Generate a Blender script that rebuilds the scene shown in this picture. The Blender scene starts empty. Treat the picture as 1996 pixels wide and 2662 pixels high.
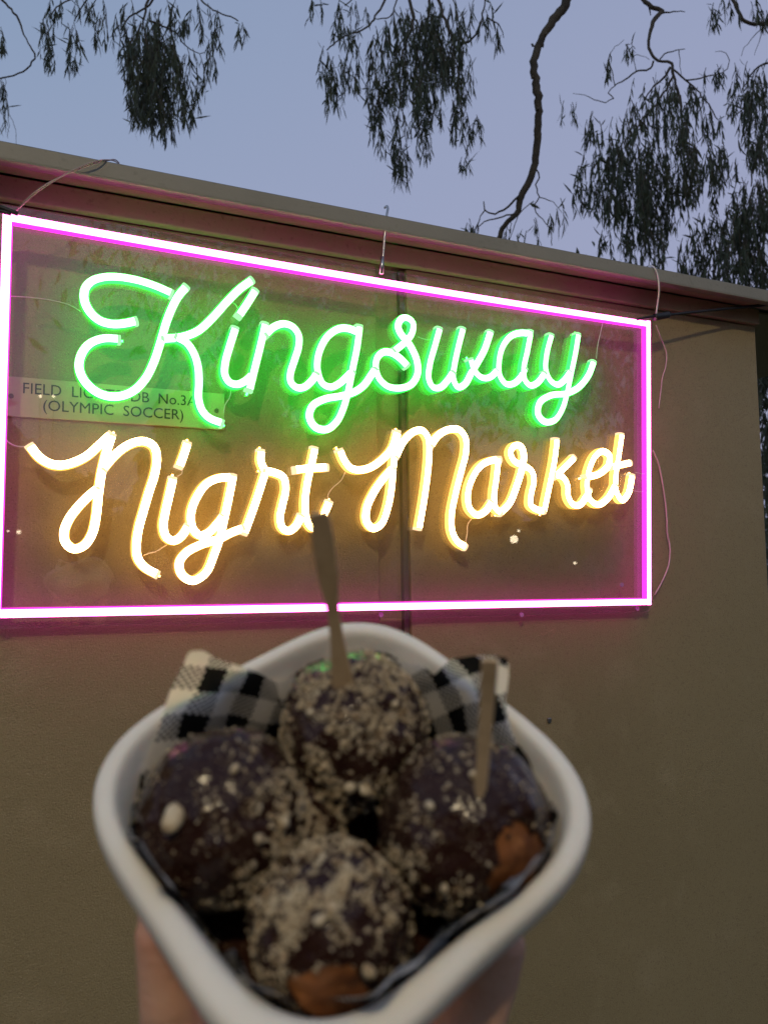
import bpy, bmesh, math, random
import numpy as np
from mathutils import Vector, Matrix
C = bpy.context.scene
rng = np.random.default_rng(7)
random.seed(7)

# ---------------------------------------------------------------- camera
F = 2000.0                      # focal length in pixels of the 1996 x 2662 photograph
CAMZ = 1.60                     # eye height
YAW, PITCH, ROLL = map(math.radians, (24.42, 4.29, -0.772))
_fw = np.array([math.sin(YAW)*math.cos(PITCH), math.cos(YAW)*math.cos(PITCH), math.sin(PITCH)])
_rt = np.array([math.cos(YAW), -math.sin(YAW), 0.0]); _up = np.cross(_rt, _fw)
_rt, _up = math.cos(ROLL)*_rt + math.sin(ROLL)*_up, -math.sin(ROLL)*_rt + math.cos(ROLL)*_up
ORG = np.array([0, 0, CAMZ])
cam = bpy.data.cameras.new('camera'); camo = bpy.data.objects.new('camera', cam); C.collection.objects.link(camo)
M = Matrix.Identity(4)
for i in range(3):
    M[i][0], M[i][1], M[i][2], M[i][3] = _rt[i], _up[i], -_fw[i], ORG[i]
camo.matrix_world = M
cam.sensor_fit = 'VERTICAL'; cam.sensor_height = 24; cam.lens = 24*F/2662
cam.clip_start = 0.01; cam.clip_end = 2000
cam.dof.use_dof = True; cam.dof.focus_distance = 1.12; cam.dof.aperture_fstop = 6.9
C.camera = camo

# ---------------------------------------------------------------- world, sun, exposure
W = bpy.data.worlds.new('World'); C.world = W; W.use_nodes = True
nt = W.node_tree; nt.nodes.clear()
out = nt.nodes.new('ShaderNodeOutputWorld'); bg = nt.nodes.new('ShaderNodeBackground')
sky = nt.nodes.new('ShaderNodeTexSky'); sky.sky_type = 'NISHITA'; sky.sun_disc = False
sky.sun_elevation = math.radians(1.5); sky.sun_rotation = math.radians(200)
tc = nt.nodes.new('ShaderNodeTexCoord'); sp = nt.nodes.new('ShaderNodeSeparateXYZ')
cr = nt.nodes.new('ShaderNodeValToRGB'); mx = nt.nodes.new('ShaderNodeMix'); mx.data_type = 'RGBA'
nt.links.new(tc.outputs['Generated'], sp.inputs[0]); nt.links.new(sp.outputs['Z'], cr.inputs[0])
e = cr.color_ramp.elements                          # dusk: mauve near the horizon, slate blue overhead
e[0].position = 0.0; e[0].color = (0.375, 0.345, 0.475, 1)
e[1].position = 0.9; e[1].color = (0.200, 0.280, 0.450, 1)
for p, c in ((0.22, (0.350, 0.385, 0.550, 1)), (0.38, (0.290, 0.370, 0.530, 1)), (0.58, (0.235, 0.335, 0.495, 1))):
    n = e.new(p); n.color = c
sm = nt.nodes.new('ShaderNodeMix'); sm.data_type = 'RGBA'; sm.blend_type = 'MULTIPLY'; sm.inputs[0].default_value = 1
sm.inputs[7].default_value = (0.1, 0.1, 0.1, 1)     # the physical sky at strength 0.1
nt.links.new(sky.outputs[0], sm.inputs[6])
mx.inputs[0].default_value = 0.12
vx = nt.nodes.new('ShaderNodeVectorMath'); vx.operation = 'DOT_PRODUCT'; vx.inputs[1].default_value = (.8, .2, -.45)   # pinker towards the east
nt.links.new(tc.outputs['Generated'], vx.inputs[0]); vr = nt.nodes.new('ShaderNodeMapRange'); vr.inputs[1].default_value = -.5; vr.inputs[2].default_value = .75; vr.interpolation_type = 'SMOOTHSTEP'
nt.links.new(vx.outputs['Value'], vr.inputs[0]); em = nt.nodes.new('ShaderNodeMix'); em.data_type = 'RGBA'; nt.links.new(vr.outputs[0], em.inputs[0])
nt.links.new(cr.outputs[0], em.inputs[6]); em.inputs[7].default_value = (.345, .370, .550, 1)
nt.links.new(em.outputs[2], mx.inputs[6]); nt.links.new(sm.outputs[2], mx.inputs[7])
nt.links.new(mx.outputs[2], bg.inputs[0]); bg.inputs[1].default_value = 1.08
nt.links.new(bg.outputs[0], out.inputs[0])
sun = bpy.data.lights.new('sun', 'SUN'); sun.energy = 0.05; sun.angle = math.radians(20); sun.color = (1, .82, .68)
so = bpy.data.objects.new('sun', sun); C.collection.objects.link(so)
so.rotation_euler = (math.radians(80), 0, math.radians(-20))      # last glow from behind the photographer
C.view_settings.view_transform = 'Standard'; C.view_settings.look = 'None'
C.view_settings.exposure = 0.0; C.view_settings.gamma = 1; C.view_settings.use_curve_mapping = False
C.render.engine = 'CYCLES'; C.cycles.use_denoising = True
C.cycles.max_bounces = 8; C.cycles.transparent_max_bounces = 16
C.cycles.caustics_reflective = False; C.cycles.caustics_refractive = False
C.cycles.sample_clamp_indirect = 4.0

# ---------------------------------------------------------------- helpers
def ray(px, py):
    d = _rt*((px-998)/F) - _up*((py-1331)/F) + _fw
    return d
def at(px, py, depth): return ORG + ray(px, py)*depth
def on_plane(px, py, o, n):
    d = ray(px, py); return ORG + d*(np.dot(o-ORG, n)/np.dot(d, n))
def onY(px, py, Y): return on_plane(px, py, np.array([0, Y, 0]), np.array([0, 1., 0]))
def cr_spline(P, step, closed=False):
    P = np.asarray(P, float)
    if len(P) < 3:
        n = max(2, int(np.linalg.norm(P[1]-P[0])/step)+1)
        return P[0]+(P[1]-P[0])*np.linspace(0, 1, n)[:, None]
    Q = np.vstack([2*P[0]-P[1], P, 2*P[-1]-P[-2]]); out = []
    for i in range(1, len(Q)-2):
        a, b, c, d = Q[i-1], Q[i], Q[i+1], Q[i+2]
        t1 = np.linalg.norm(b-a)**.5+1e-9; t2 = np.linalg.norm(c-b)**.5+1e-9; t3 = np.linalg.norm(d-c)**.5+1e-9
        m1 = (b-a)/t1-(c-a)/(t1+t2)+(c-b)/t2; m2 = (c-b)/t2-(d-b)/(t2+t3)+(d-c)/t3
        m1, m2 = m1*t2, m2*t2
        n = max(2, int(np.linalg.norm(c-b)/step)+1)
        for t in np.linspace(0, 1, n, endpoint=False):
            out.append((2*t**3-3*t**2+1)*b+(t**3-2*t**2+t)*m1+(-2*t**3+3*t**2)*c+(t**3-t**2)*m2)
    out.append(P[-1]); return np.array(out)

def new_obj(name, V, Fc, mats=(), parent=None, smooth=False, midx=None):
    me = bpy.data.meshes.new(name)
    me.from_pydata([tuple(v) for v in V], [], [tuple(f) for f in Fc])
    for m in (mats if isinstance(mats, (list, tuple)) else [mats]): me.materials.append(m)
    if midx is not None: me.polygons.foreach_set('material_index', list(midx))
    if smooth: me.polygons.foreach_set('use_smooth', [True]*len(me.polygons))
    me.update()
    o = bpy.data.objects.new(name, me); C.collection.objects.link(o)
    if parent is not None: o.parent = parent
    return o
def tag(o, label=None, cat=None, group=None, kind=None):
    for k, v in (('label', label), ('category', cat), ('group', group), ('kind', kind)):
        if v: o[k] = v
    return o
def empty(name, label, cat, loc=(0, 0, 0), group=None):
    o = bpy.data.objects.new(name, None); o.empty_display_size = .05; C.collection.objects.link(o)
    o.location = loc; bpy.context.view_layer.update(); return tag(o, label, cat, group)
def par(o, parent):              # parent, keeping the world-space vertices where they are
    o.parent = parent; o.matrix_parent_inverse = parent.matrix_world.inverted(); return o

class MB:
    def __init__(s): s.V = []; s.F = []; s.I = []
    def add(s, V, Fc, mi=0):
        k = len(s.V); s.V += [tuple(v) for v in V]; s.F += [tuple(i+k for i in f) for f in Fc]; s.I += [mi]*len(Fc)
    def box(s, a, b, mi=0):
        (x0, y0, z0), (x1, y1, z1) = a, b
        V = [(x, y, z) for x in (x0, x1) for y in (y0, y1) for z in (z0, z1)]
        s.add(V, [(0, 1, 3, 2), (4, 6, 7, 5), (0, 4, 5, 1), (2, 3, 7, 6), (0, 2, 6, 4), (1, 5, 7, 3)], mi)
    def tube(s, P, r, n=6, mi=0):
        P = np.asarray(P, float); r = np.broadcast_to(np.asarray(r, float), (len(P),))
        T = np.gradient(P, axis=0); T /= np.linalg.norm(T, axis=1)[:, None]+1e-12
        up = np.array([0.21, .35, .91]); u = np.cross(T[0], up); u /= np.linalg.norm(u); V = []
        for i in range(len(P)):
            u = u - T[i]*np.dot(u, T[i]); u /= np.linalg.norm(u)+1e-12; w = np.cross(T[i], u)
            for k in range(n):
                a = 2*math.pi*k/n; V.append(P[i]+r[i]*(math.cos(a)*u+math.sin(a)*w))
        Fc = [(i*n+k, i*n+(k+1) % n, (i+1)*n+(k+1) % n, (i+1)*n+k) for i in range(len(P)-1) for k in range(n)]
        Fc += [tuple(range(n))[::-1], tuple((len(P)-1)*n+k for k in range(n))]
        s.add(V, Fc, mi)
    def build(s, name, mats, parent=None, smooth=False, bevel=0):
        o = new_obj(name, s.V, s.F, mats, None, smooth, s.I)
        if bevel:
            m = o.modifiers.new('b', 'BEVEL'); m.width = bevel; m.segments = 2; m.limit_method = 'ANGLE'
        if parent is not None: par(o, parent)
        return o

# ---------------------------------------------------------------- materials
def mat(name, col, rough=.6, spec=.5, emit=None, estr=0, noise=None, bump=None, metal=0, sss=0, coat=0, trans=0):
    m = bpy.data.materials.new(name); m.use_nodes = True; t = m.node_tree; b = t.nodes['Principled BSDF']
    b.inputs['Base Color'].default_value = (*col, 1); b.inputs['Roughness'].default_value = rough
    b.inputs['Specular IOR Level'].default_value = spec; b.inputs['Metallic'].default_value = metal
    b.inputs['Coat Weight'].default_value = coat
    if sss:
        b.inputs['Subsurface Weight'].default_value = sss; b.inputs['Subsurface Scale'].default_value = .006
        b.inputs['Subsurface Radius'].default_value = (1, .45, .3)
    if emit:
        b.inputs['Emission Color'].default_value = (*emit, 1); b.inputs['Emission Strength'].default_value = estr
    tcn = t.nodes.new('ShaderNodeTexCoord')
    if noise:   # list of (scale, colour, low, high, stretch)
        prev = b.inputs['Base Color'].default_value[:]; src = None
        for sc, c2, lo, hi in noise:
            nz = t.nodes.new('ShaderNodeTexNoise'); nz.inputs['Scale'].default_value = sc; nz.inputs['Detail'].default_value = 5
            t.links.new(tcn.outputs['Object'], nz.inputs[0])
            mr = t.nodes.new('ShaderNodeMapRange'); mr.inputs[1].default_value = lo; mr.inputs[2].default_value = hi
            t.links.new(nz.outputs[0], mr.inputs[0])
            mi = t.nodes.new('ShaderNodeMix'); mi.data_type = 'RGBA'; t.links.new(mr.outputs[0], mi.inputs[0])
            mi.inputs[6].default_value = prev; mi.inputs[7].default_value = (*c2, 1)
            if src: t.links.new(src, mi.inputs[6])
            src = mi.outputs[2]
        t.links.new(src, b.inputs['Base Color'])
    if bump:
        prevn = None
        for sc, dist in bump:
            nz = t.nodes.new('ShaderNodeTexNoise'); nz.inputs['Scale'].default_value = sc; nz.inputs['Detail'].default_value = 3
            t.links.new(tcn.outputs['Object'], nz.inputs[0])
            bp = t.nodes.new('ShaderNodeBump'); bp.inputs['Distance'].default_value = dist; bp.inputs['Strength'].default_value = 1
            t.links.new(nz.outputs[0], bp.inputs['Height'])
            if prevn: t.links.new(prevn, bp.inputs['Normal'])
            prevn = bp.outputs[0]
        t.links.new(prevn, b.inputs['Normal'])
    return m
def emitter(name, col, strength):
    m = bpy.data.materials.new(name); m.use_nodes = True; t = m.node_tree; t.nodes.clear()
    o = t.nodes.new('ShaderNodeOutputMaterial'); e = t.nodes.new('ShaderNodeEmission')
    e.inputs[0].default_value = (*col, 1); e.inputs[1].default_value = strength
    t.links.new(e.outputs[0], o.inputs[0]); return m

WALL = mat('beige_paint', (.375, .300, .155), .42, .35,
           noise=[(1.3, (.30, .240, .120), .38, .68), (14, (.41, .33, .18), .55, .8), (420, (.25, .185, .10), .56, .72), (700, (.52, .42, .27), .62, .72)],
           bump=[(520, .0010), (60, .0006)])
TRIM = mat('beige_trim_paint', (.47, .39, .25), .5, .35, noise=[(3, (.41, .34, .22), .4, .7), (150, (.30, .25, .16), .6, .8)], bump=[(300, .0004)])
SEAM = mat('dark_seam_rubber', (.17, .14, .09), .8)
ROOF = mat('roof_sheet', (.33, .31, .25), .6, noise=[(5, (.27, .26, .21), .4, .7), (120, (.24, .23, .18), .6, .8)], bump=[(200, .0005)])
PLATE = mat('engraved_plate', (.60, .53, .33), .35, .5, noise=[(6, (.52, .46, .28), .4, .7)])
INK = mat('plate_lettering', (.055, .06, .055), .6)
METAL = mat('steel', (.5, .48, .46), .3, metal=1)
WIRE = mat('clear_wire', (.72, .62, .60), .35, coat=.4)
BLACK = mat('black_nylon', (.015, .015, .016), .5)
GRASS = mat('grass', (.05, .06, .025), .9, noise=[(.6, (.075, .065, .035), .4, .7), (40, (.03, .04, .015), .5, .7)], bump=[(60, .02)])
LEAF = mat('eucalyptus_leaf', (.062, .078, .036), .55, .3, noise=[(1.2, (.085, .092, .040), .4, .7), (6, (.036, .050, .024), .45, .7)])
BARK = mat('bark', (.105, .082, .048), .85, noise=[(9, (.055, .043, .027), .45, .65), (40, (.12, .1, .08), .6, .75)], bump=[(40, .006)])

# ================================================================ SETTING
g = MB(); g.add([(-400, -400, 0), (400, -400, 0), (400, 400, 0), (-400, 400, 0)], [(0, 1, 2, 3)])
tag(g.build('ground', GRASS), 'worn dark grass of the reserve at dusk', kind='structure')

# ---- kiosk (steel cabinet with eaves)
YW = 1.045
xl = onY(982, 1200, YW)[0]; xs = onY(1052, 1200, YW)[0]; xe = onY(1975, 1150, YW)[0]
z2 = onY(1000, 688, YW)[2]; z1 = onY(1000, 636, YW)[2]
YF = YW-.060; zb = onY(1000, 598, YF)[2]; zt = onY(1000, 564, YF)[2]
kiosk = empty('lighting_kiosk', 'beige painted steel cabinet with overhanging flat roof carrying the neon sign', 'cabinet', (xs, 1.6, 0))
X0 = -1.7
b = MB(); b.box((X0, YW+.017, .12), (xe-.004, 2.2, z1+.008)); b.build('cabinet_body', WALL, kiosk, bevel=.002)
b = MB(); b.box((X0, YW, .14), (xl, YW+.0165, z2-.002)); b.build('door_panel', WALL, kiosk, bevel=.0015)
b = MB(); b.box((xs+.007, YW-.001, .14), (xe, YW+.0165, z2-.002)); b.build('door_panel', WALL, kiosk, bevel=.0015)
b = MB(); b.box((xs-.0015, YW+.006, .14), (xs+.0065, YW+.0164, z2-.003)); b.build('door_seam', SEAM, kiosk)
b = MB(); b.box((X0, YW-.010, z2), (xe+.003, YW+.0045, z1-.0015)); b.build('frieze_board', TRIM, kiosk, bevel=.002)
b = MB(); ya, yb_ = YF+.004, YW-.0101; za, zb_ = zb+.001, z1+.0005
b.add([(x, y, z) for x in (X0-.1, xe+.5) for y, z in ((ya, za), (yb_, zb_), (yb_, zb_+.003), (ya, za+.003))], [(0, 1, 2, 3), (7, 6, 5, 4), (0, 4, 5, 1), (3, 2, 6, 7), (1, 5, 6, 2), (0, 3, 7, 4)])
b.build('soffit', TRIM, kiosk)
b = MB(); b.box((xe+.004, YW+.02, z1+.004), (xe+.5, 2.3, z1+.008)); b.build('soffit', TRIM, kiosk)
# the fascia: thin folded sheet with a small bead along its lower lip
b = MB(); b.box((X0-.1, YF-.004, zb-.001), (xe+.5, YF-.0005, zt)); b.box((X0-.1, YF-.0055, zb-.0035), (xe+.5, YF+.011, zb-.0012))
b.build('fascia', ROOF, kiosk, bevel=.0012)
b = MB()
V = []; Fc = []
for i in range(3):
    y = (YF-.003, 1.6, 2.35)[i]; z = (zt+.0005, zt+.05, zt+.0005)[i]
    V += [(X0-.1, y, z), (xe+.5, y, z)]
b.add(V, [(0, 1, 3, 2), (2, 3, 5, 4)]); b.add([(x, y, zt) for x in (X0-.1, xe+.5) for y in (YF-.003, 2.35)], [(0, 1, 3, 2)])
b.build('roof_sheet', ROOF, kiosk)
b = MB(); b.box((X0-.02, YW-.03, 0), (xe+.03, 2.25, .119)); b.build('plinth', mat('concrete', (.28, .27, .25), .9, bump=[(80, .002)]), kiosk)
b = MB()
for (px, py) in ((1425, 1872),):
    p = onY(px, py, YW-.001); b.box((p[0]-.003, p[1]-.004, p[2]-.004), (p[0]+.003, p[1], p[2]+.004))
b.build('rivet', METAL, kiosk, bevel=.001)

# ---- engraved label plate on the left door
YP = YW-.0035
pa = onY(14, 977, YP); pb = onY(584, 1024, YP); pc = onY(583, 1117, YP)
plate = empty('label_plate', 'cream engraved plate reading FIELD LIGHTS DB No.3A (OLYMPIC SOCCER)', 'sign', (pa[0], YP, pc[2]))
b = MB(); b.box((pa[0], YP, pc[2]), (pb[0], YW-.0002, pa[2])); b.build('plate', PLATE, plate, bevel=.0006)
def text(body, x0, x1, zbase, cap, y, mt, parent, name='lettering'):
    cu = bpy.data.curves.new(name, 'FONT'); cu.body = body; cu.extrude = .0; cu.size = 1; cu.resolution_u = 3
    o = bpy.data.objects.new('tmp', cu); C.collection.objects.link(o); bpy.context.view_layer.update()
    me = bpy.data.meshes.new_from_object(o.evaluated_get(bpy.context.evaluated_depsgraph_get()))
    bpy.data.objects.remove(o)
    co = np.array([v.co for v in me.vertices]); mnx, mxx = co[:, 0].min(), co[:, 0].max(); sc = cap/.70
    for v in me.vertices:
        v.co = (x0+(v.co.x-mnx)/(mxx-mnx)*(x1-x0), y, zbase+v.co.y*sc)
    me.materials.clear(); me.materials.append(mt)
    q = bpy.data.objects.new(name, me); C.collection.objects.link(q); par(q, parent); return q
yt = YP-.0004
a0 = onY(61, 1022, yt); a1 = onY(511, 1056, yt); c0 = onY(113, 1070, yt); c1 = onY(477, 1094, yt)
text('FIELD  LIGHTS  DB  No.3A', a0[0], a1[0], (a0[2]+a1[2])/2, .0138, yt, INK, plate)
text('(OLYMPIC  SOCCER)', c0[0], c1[0], (c0[2]+c1[2])/2+.0015, .0138, yt, INK, plate)
for px, py in ((563, 1068), (30, 1030)):
    p = onY(px, py, YP); q = MB(); q.tube([(p[0], YP-.0022, p[2]), (p[0], YP-.0005, p[2])], .0030, 12); q.build('screw', SEAM, plate)

# ================================================================ NEON SIGN
SO = np.array([.4573, 1.0, CAMZ+.1844]); TILT, SR = .0383, -.0116
ex = np.array([1., 0, 0]); ez = np.array([0, -math.sin(TILT), math.cos(TILT)])
ex, ez = ex*math.cos(SR)+ez*math.sin(SR), ez*math.cos(SR)-ex*math.sin(SR)
en = np.cross(ex, ez); en = en/np.linalg.norm(en)     # ex x ez = -Y: towards the viewer
HW, HH = .4953, .2363
def onS(px, py, off=0.0):
    p = on_plane(px, py, SO+en*off, en); return np.array([(p-SO)@ex, (p-SO)@ez])
def S2W(u, v, n=0.0): return SO+ex*u+ez*v+en*n
NEON = {}
for nm, core, side in (('green', ((.16, 1, .20), 12), ((.02, 1, .06), 5)),
                       ('warm', ((1, .60, .22), 34), ((1, .50, .09), 3.0)),
                       ('pink', ((1, .14, .55), 12), ((1, .03, .66), 2.25))):
    NEON[nm] = [emitter(nm+'_neon_core', *core), emitter(nm+'_neon_silicone', *side),
                emitter(nm+'_neon_end', tuple(.7*c+.3 for c in side[0]), 1.5), emitter(nm+'_diode_leak', side[0], 26)]
HWID, DEP = .0056, .0125
prof = [(-HWID*.96, -DEP), (-HWID, -.0045)]
for a in np.linspace(170, 10, 7): prof.append((HWID*math.cos(math.radians(a))*.985, -.0040+.0040*math.sin(math.radians(a))))
prof += [(HWID, -.0045), (HWID*.96, -DEP)]
PM = [1, 1, 1]+[0]*(len(prof)-6)+[1, 1]+[1]     # last = back strip
def sweep(mb, P, off=0.0, scale=1.0, mats=PM, capm=2):
    P = np.asarray(P); T = np.gradient(P, axis=0); T /= np.linalg.norm(T, axis=1)[:, None]
    n = len(prof); V = []
    for p, t in zip(P, T):
        s = np.array([-t[1], t[0]])
        for a, d in prof: V.append(S2W(*(p+s*a*scale), d*scale+off))
    k = len(mb.V); mb.V += [tuple(v) for v in V]
    for i in range(len(P)-1):
        for j in range(n):
            j2 = (j+1) % n; mb.F.append((k+i*n+j, k+(i+1)*n+j, k+(i+1)*n+j2, k+i*n+j2)); mb.I.append(mats[j])
    mb.F.append(tuple(k+j for j in range(n))); mb.I.append(capm)
    mb.F.append(tuple(k+(len(P)-1)*n+j for j in range(n))[::-1]); mb.I.append(capm)

sign = empty('neon_sign', 'lit neon sign reading Kingsway Night Market inside a glowing pink rectangle, hung on the cabinet', 'neon sign',
             tuple(S2W(0, -HH-.02, -.012)))
def z3(p): return [(.4219*x, 500+.4219*y) for x, y in p]
def z4(p): return [(500+.3617*x, 650+.3617*y) for x, y in p]
def z5(p): return [(1000+.4219*x, 650+.4219*y) for x, y in p]
def zA(p): return [(.4219*x, 1050+.4219*y) for x, y in p]
def zB(p): return [(600+.4219*x, 1050+.4219*y) for x, y in p]
LETTERS = [
 ('green', 'K', [z3([(840,787),(760,803),(690,805),(620,785),(560,733),(525,660),(530,590),(570,545),(640,522),(730,520),(850,540),(960,575),(1060,618)]),
   z3([(1148,578),(1100,635),(1060,710),(1025,800),(990,920),(950,1040),(900,1140),(830,1215),(750,1250),(670,1252),(590,1220),(520,1150),(492,1070),(510,990),(560,930),(640,900),(735,902)]),
   z3([(1553,537),(1480,590),(1400,670),(1310,770),(1220,850),(1120,887),(1005,897)]),
   z3([(1085,890),(1150,925),(1195,990),(1220,1070),(1226,1170),(1224,1270),(1245,1340),(1290,1390),(1370,1422)])]),
 ('green', 'i', [z4([(455,287),(400,375),(337,468)]),
   z4([(312,557),(270,690),(240,800),(235,890),(270,950),(330,965),(395,935),(435,898)])]),
 ('green', 'n', [z4([(527,527),(490,690),(450,850),(413,1003)]),
   z4([(532,605),(590,553),(660,530),(725,552),(765,610),(765,690),(735,790),(705,890),(710,950),(755,990),(810,985),(868,935),(900,890)])]),
 ('green', 'g', [z4([(1198,588),(1130,560),(1060,560),(980,610),(925,700),(900,800),(905,880),(940,960),(1000,985),(1060,960),(1115,912),(1155,870)]),
   z4([(1205,545),(1185,700),(1150,870),(1120,1020),(1085,1140),(1040,1230),(970,1285),(890,1270),(848,1200),(870,1120),(960,1070),(1070,1050),(1170,1020),(1240,970),(1290,900),(1320,855)])]),
 ('green', 's', [z4([(1552,828),(1500,775),(1440,735),(1380,728),(1335,765),(1320,830),(1345,920),(1410,980),(1500,992),(1580,965),(1625,890),(1620,790),(1570,680),(1500,590),(1485,540),(1510,492),(1550,487),(1588,520),(1583,590),(1540,650),(1455,722)])]),
 ('green', 'w', [z5([(340,482),(310,590),(280,700),(272,790),(300,845),(345,848),(390,805),(425,755)]),
   z5([(485,482),(455,600),(432,710),(425,790),(455,845),(500,825),(540,755),(585,680),(622,610),(658,502)]),
   z5([(533,672),(555,740),(600,785),(650,785),(700,742)])]),
 ('green', 'a', [z5([(905,512),(840,507),(780,527),(730,590),(707,680),(710,770),(750,825),(800,822),(845,780),(868,730)]),
   z5([(903,500),(880,620),(858,730),(865,800),(900,835),(945,818),(990,760)])]),
 ('green', 'y', [z5([(1030,522),(1000,640),(995,740),(1025,805),(1070,830),(1110,803),(1150,750)]),
   z5([(1195,518),(1175,640),(1150,760),(1125,880),(1095,980),(1050,1045),(990,1055),(950,1010),(960,940),(1030,895),(1120,885),(1200,845),(1260,770),(1292,688)])]),
 ('warm', 'N', [zA([(185,257),(240,325),(310,368),(380,378),(460,360),(540,320),(620,250),(688,187)]),
   zA([(690,190),(655,300),(625,430),(607,560),(592,700),(568,800),(520,870),(460,892),(410,855),(400,790),(430,710),(490,630),(560,560),(607,522)]),
   zA([(640,400),(690,340),(760,275),(840,235),(900,232),(950,262),(968,330),(955,430),(920,540),(885,660),(855,770),(842,870),(850,950),(895,1010),(970,1052)])]),
 ('warm', 'i', [zA([(1157,240),(1135,310),(1107,385)]),
   zA([(1068,458),(1045,560),(1018,680),(1008,760),(1030,825),(1075,845),(1120,820),(1165,755)])]),
 ('warm', 'g', [zA([(1435,452),(1350,455),(1275,490),(1210,580),(1178,680),(1190,770),(1235,812),(1290,795),(1340,745),(1380,695)]),
   zA([(1438,440),(1415,560),(1385,700),(1355,830),(1320,930),(1270,1040),(1190,1088),(1125,1050),(1110,980),(1150,920),(1240,870),(1350,835),(1430,795),(1502,768)])]),
 ('warm', 'h', [zB([(190,288),(187,350),(212,412)]), zB([(215,418),(170,560),(125,690),(85,797)]),
   zB([(208,412),(270,424),(325,452),(340,520),(320,620),(305,700),(320,765),(360,785),(405,755),(440,690)])]),
 ('warm', 't', [zB([(521,272),(500,370),(475,480),(460,600),(465,690),(485,745),(520,772),(555,735),(585,670),(613,605)]),
   zB([(400,407),(500,397),(597,391)])]),
 ('warm', 'M', [zB([(675,285),(700,345),(740,395),(800,408),(870,390),(940,340),(1000,270),(1030,175)]),
   zB([(1033,170),(1015,290),(1003,400),(993,520),(970,640),(930,740),(880,765),(842,720),(845,640),(890,540),(950,455),(1005,395)]),
   zB([(1022,325),(1070,230),(1135,170),(1185,165),(1218,210),(1225,300),(1215,430),(1195,580),(1163,768)]),
   zB([(1238,255),(1285,192),(1350,158),(1410,160),(1448,210),(1450,300),(1420,420),(1385,560),(1362,690),(1368,790),(1400,850),(1450,882)])]),
 ('warm', 'a', [z5([(715,1290),(650,1297),(590,1332),(540,1410),(515,1500),(525,1590),(570,1633),(620,1615),(665,1555)]),
   z5([(703,1280),(690,1400),(675,1520),(685,1590),(720,1620)])]),
 ('warm', 'r', [z5([(718,1620),(775,1560),(820,1450),(850,1350),(862,1260),(842,1207),(805,1203),(777,1245),(800,1300),(860,1330),(908,1362),(922,1420),(905,1500),(902,1570),(940,1600),(985,1608)])]),
 ('warm', 'k', [z5([(1065,1165),(1050,1290),(1025,1420),(1000,1540),(985,1612)]), z5([(1172,1278),(1120,1330),(1050,1397)]),
   z5([(1050,1385),(1100,1400),(1128,1450),(1133,1520),(1163,1568),(1205,1572),(1240,1530),(1268,1475)])]),
 ('warm', 'e', [z5([(1240,1402),(1325,1380),(1383,1325),(1387,1265),(1347,1238),(1302,1265),(1262,1350),(1247,1450),(1265,1535),(1318,1570),(1378,1530),(1425,1450)])]),
 ('warm', 't', [z5([(1463,1135),(1445,1260),(1425,1400),(1430,1490),(1465,1543),(1505,1500),(1530,1388)]), z5([(1400,1337),(1517,1312)])]),
]
wordlab = {'green': 'green', 'warm': 'warm white'}
for li, (colr, ch, strokes) in enumerate(LETTERS):
    mb = MB(); ends = []
    for si, st in enumerate(strokes):
        P = cr_spline([onS(x, y) for x, y in st], .004)
        off = .00025*((li*3+si) % 4)
        sweep(mb, P, off, .985+.012*(si % 2)); ends.append((P, off))
    o = mb.build('neon_letter', NEON[colr], sign, smooth=False)
    o['label'] = f'{wordlab[colr]} glowing tube letter {ch}'
    for P, off in ends:
        for qi, q in enumerate((P[:2], P[::-1][:2])):
            t = (q[0]-q[1]); t /= np.linalg.norm(t)
            cb = MB()
            if (li+qi) % 2: cb.tube([S2W(*(q[0]+t*.0026), -.0118), S2W(*(q[0]+t*.0060), -.0118)], .0013, 6, 3)
            sweep(cb, [q[0]+t*.0024, q[0]-t*.0015], off+.0002, 1.035, [2]*len(prof))
            c = cb.build('end_cap', NEON[colr], sign)
            c.parent = o; c.matrix_parent_inverse = o.matrix_world.inverted()
# pink frame, four straight tubes with a mitred look
tl, tr, br, bl = [onS(*p) for p in ((21, 563), (1686, 842), (1688, 1564), (-10, 1595))]
mid = (tl+tr)/2; 
for k, (A, B) in enumerate(((tl, tr), (tr, br), (br, bl), (bl, tl))):
    A = np.array(A); B = np.array(B); t = (B-A)/np.linalg.norm(B-A); nrm = np.array([-t[1], t[0]])
    n = 30; s = np.linspace(0, 1, n)[:, None]
    P = A+(B-A)*s
    if k == 0: P = P+np.array([0, -1])*np.sin(math.pi*s)*.0035     # the long top run sags a little
    if k in (1, 3): P[0] = P[0]-t*.0055; P[-1] = P[-1]+t*.0055
    mb = MB(); sweep(mb, P, .0003*k, 1.0); mb.build('frame_tube', NEON['pink'], sign)
# clear acrylic backing panel with rounded corners
ACR = bpy.data.materials.new('clear_acrylic'); ACR.use_nodes = True; t = ACR.node_tree; t.nodes.clear()
o_ = t.nodes.new('ShaderNodeOutputMaterial'); tb = t.nodes.new('ShaderNodeBsdfTransparent'); gb = t.nodes.new('ShaderNodeBsdfGlossy')
tb.inputs[0].default_value = (.97, .975, .965, 1); gb.inputs['Roughness'].default_value = .012
lw = t.nodes.new('ShaderNodeLayerWeight'); lw.inputs[0].default_value = .5; pw = t.nodes.new('ShaderNodeMath'); pw.operation = 'POWER'; pw.inputs[1].default_value = 5
ma = t.nodes.new('ShaderNodeMath'); ma.operation = 'MULTIPLY_ADD'; ma.inputs[1].default_value = .96; ma.inputs[2].default_value = .06
t.links.new(lw.outputs['Facing'], pw.inputs[0]); t.links.new(pw.outputs[0], ma.inputs[0]); ms = t.nodes.new('ShaderNodeMixShader')
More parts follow.
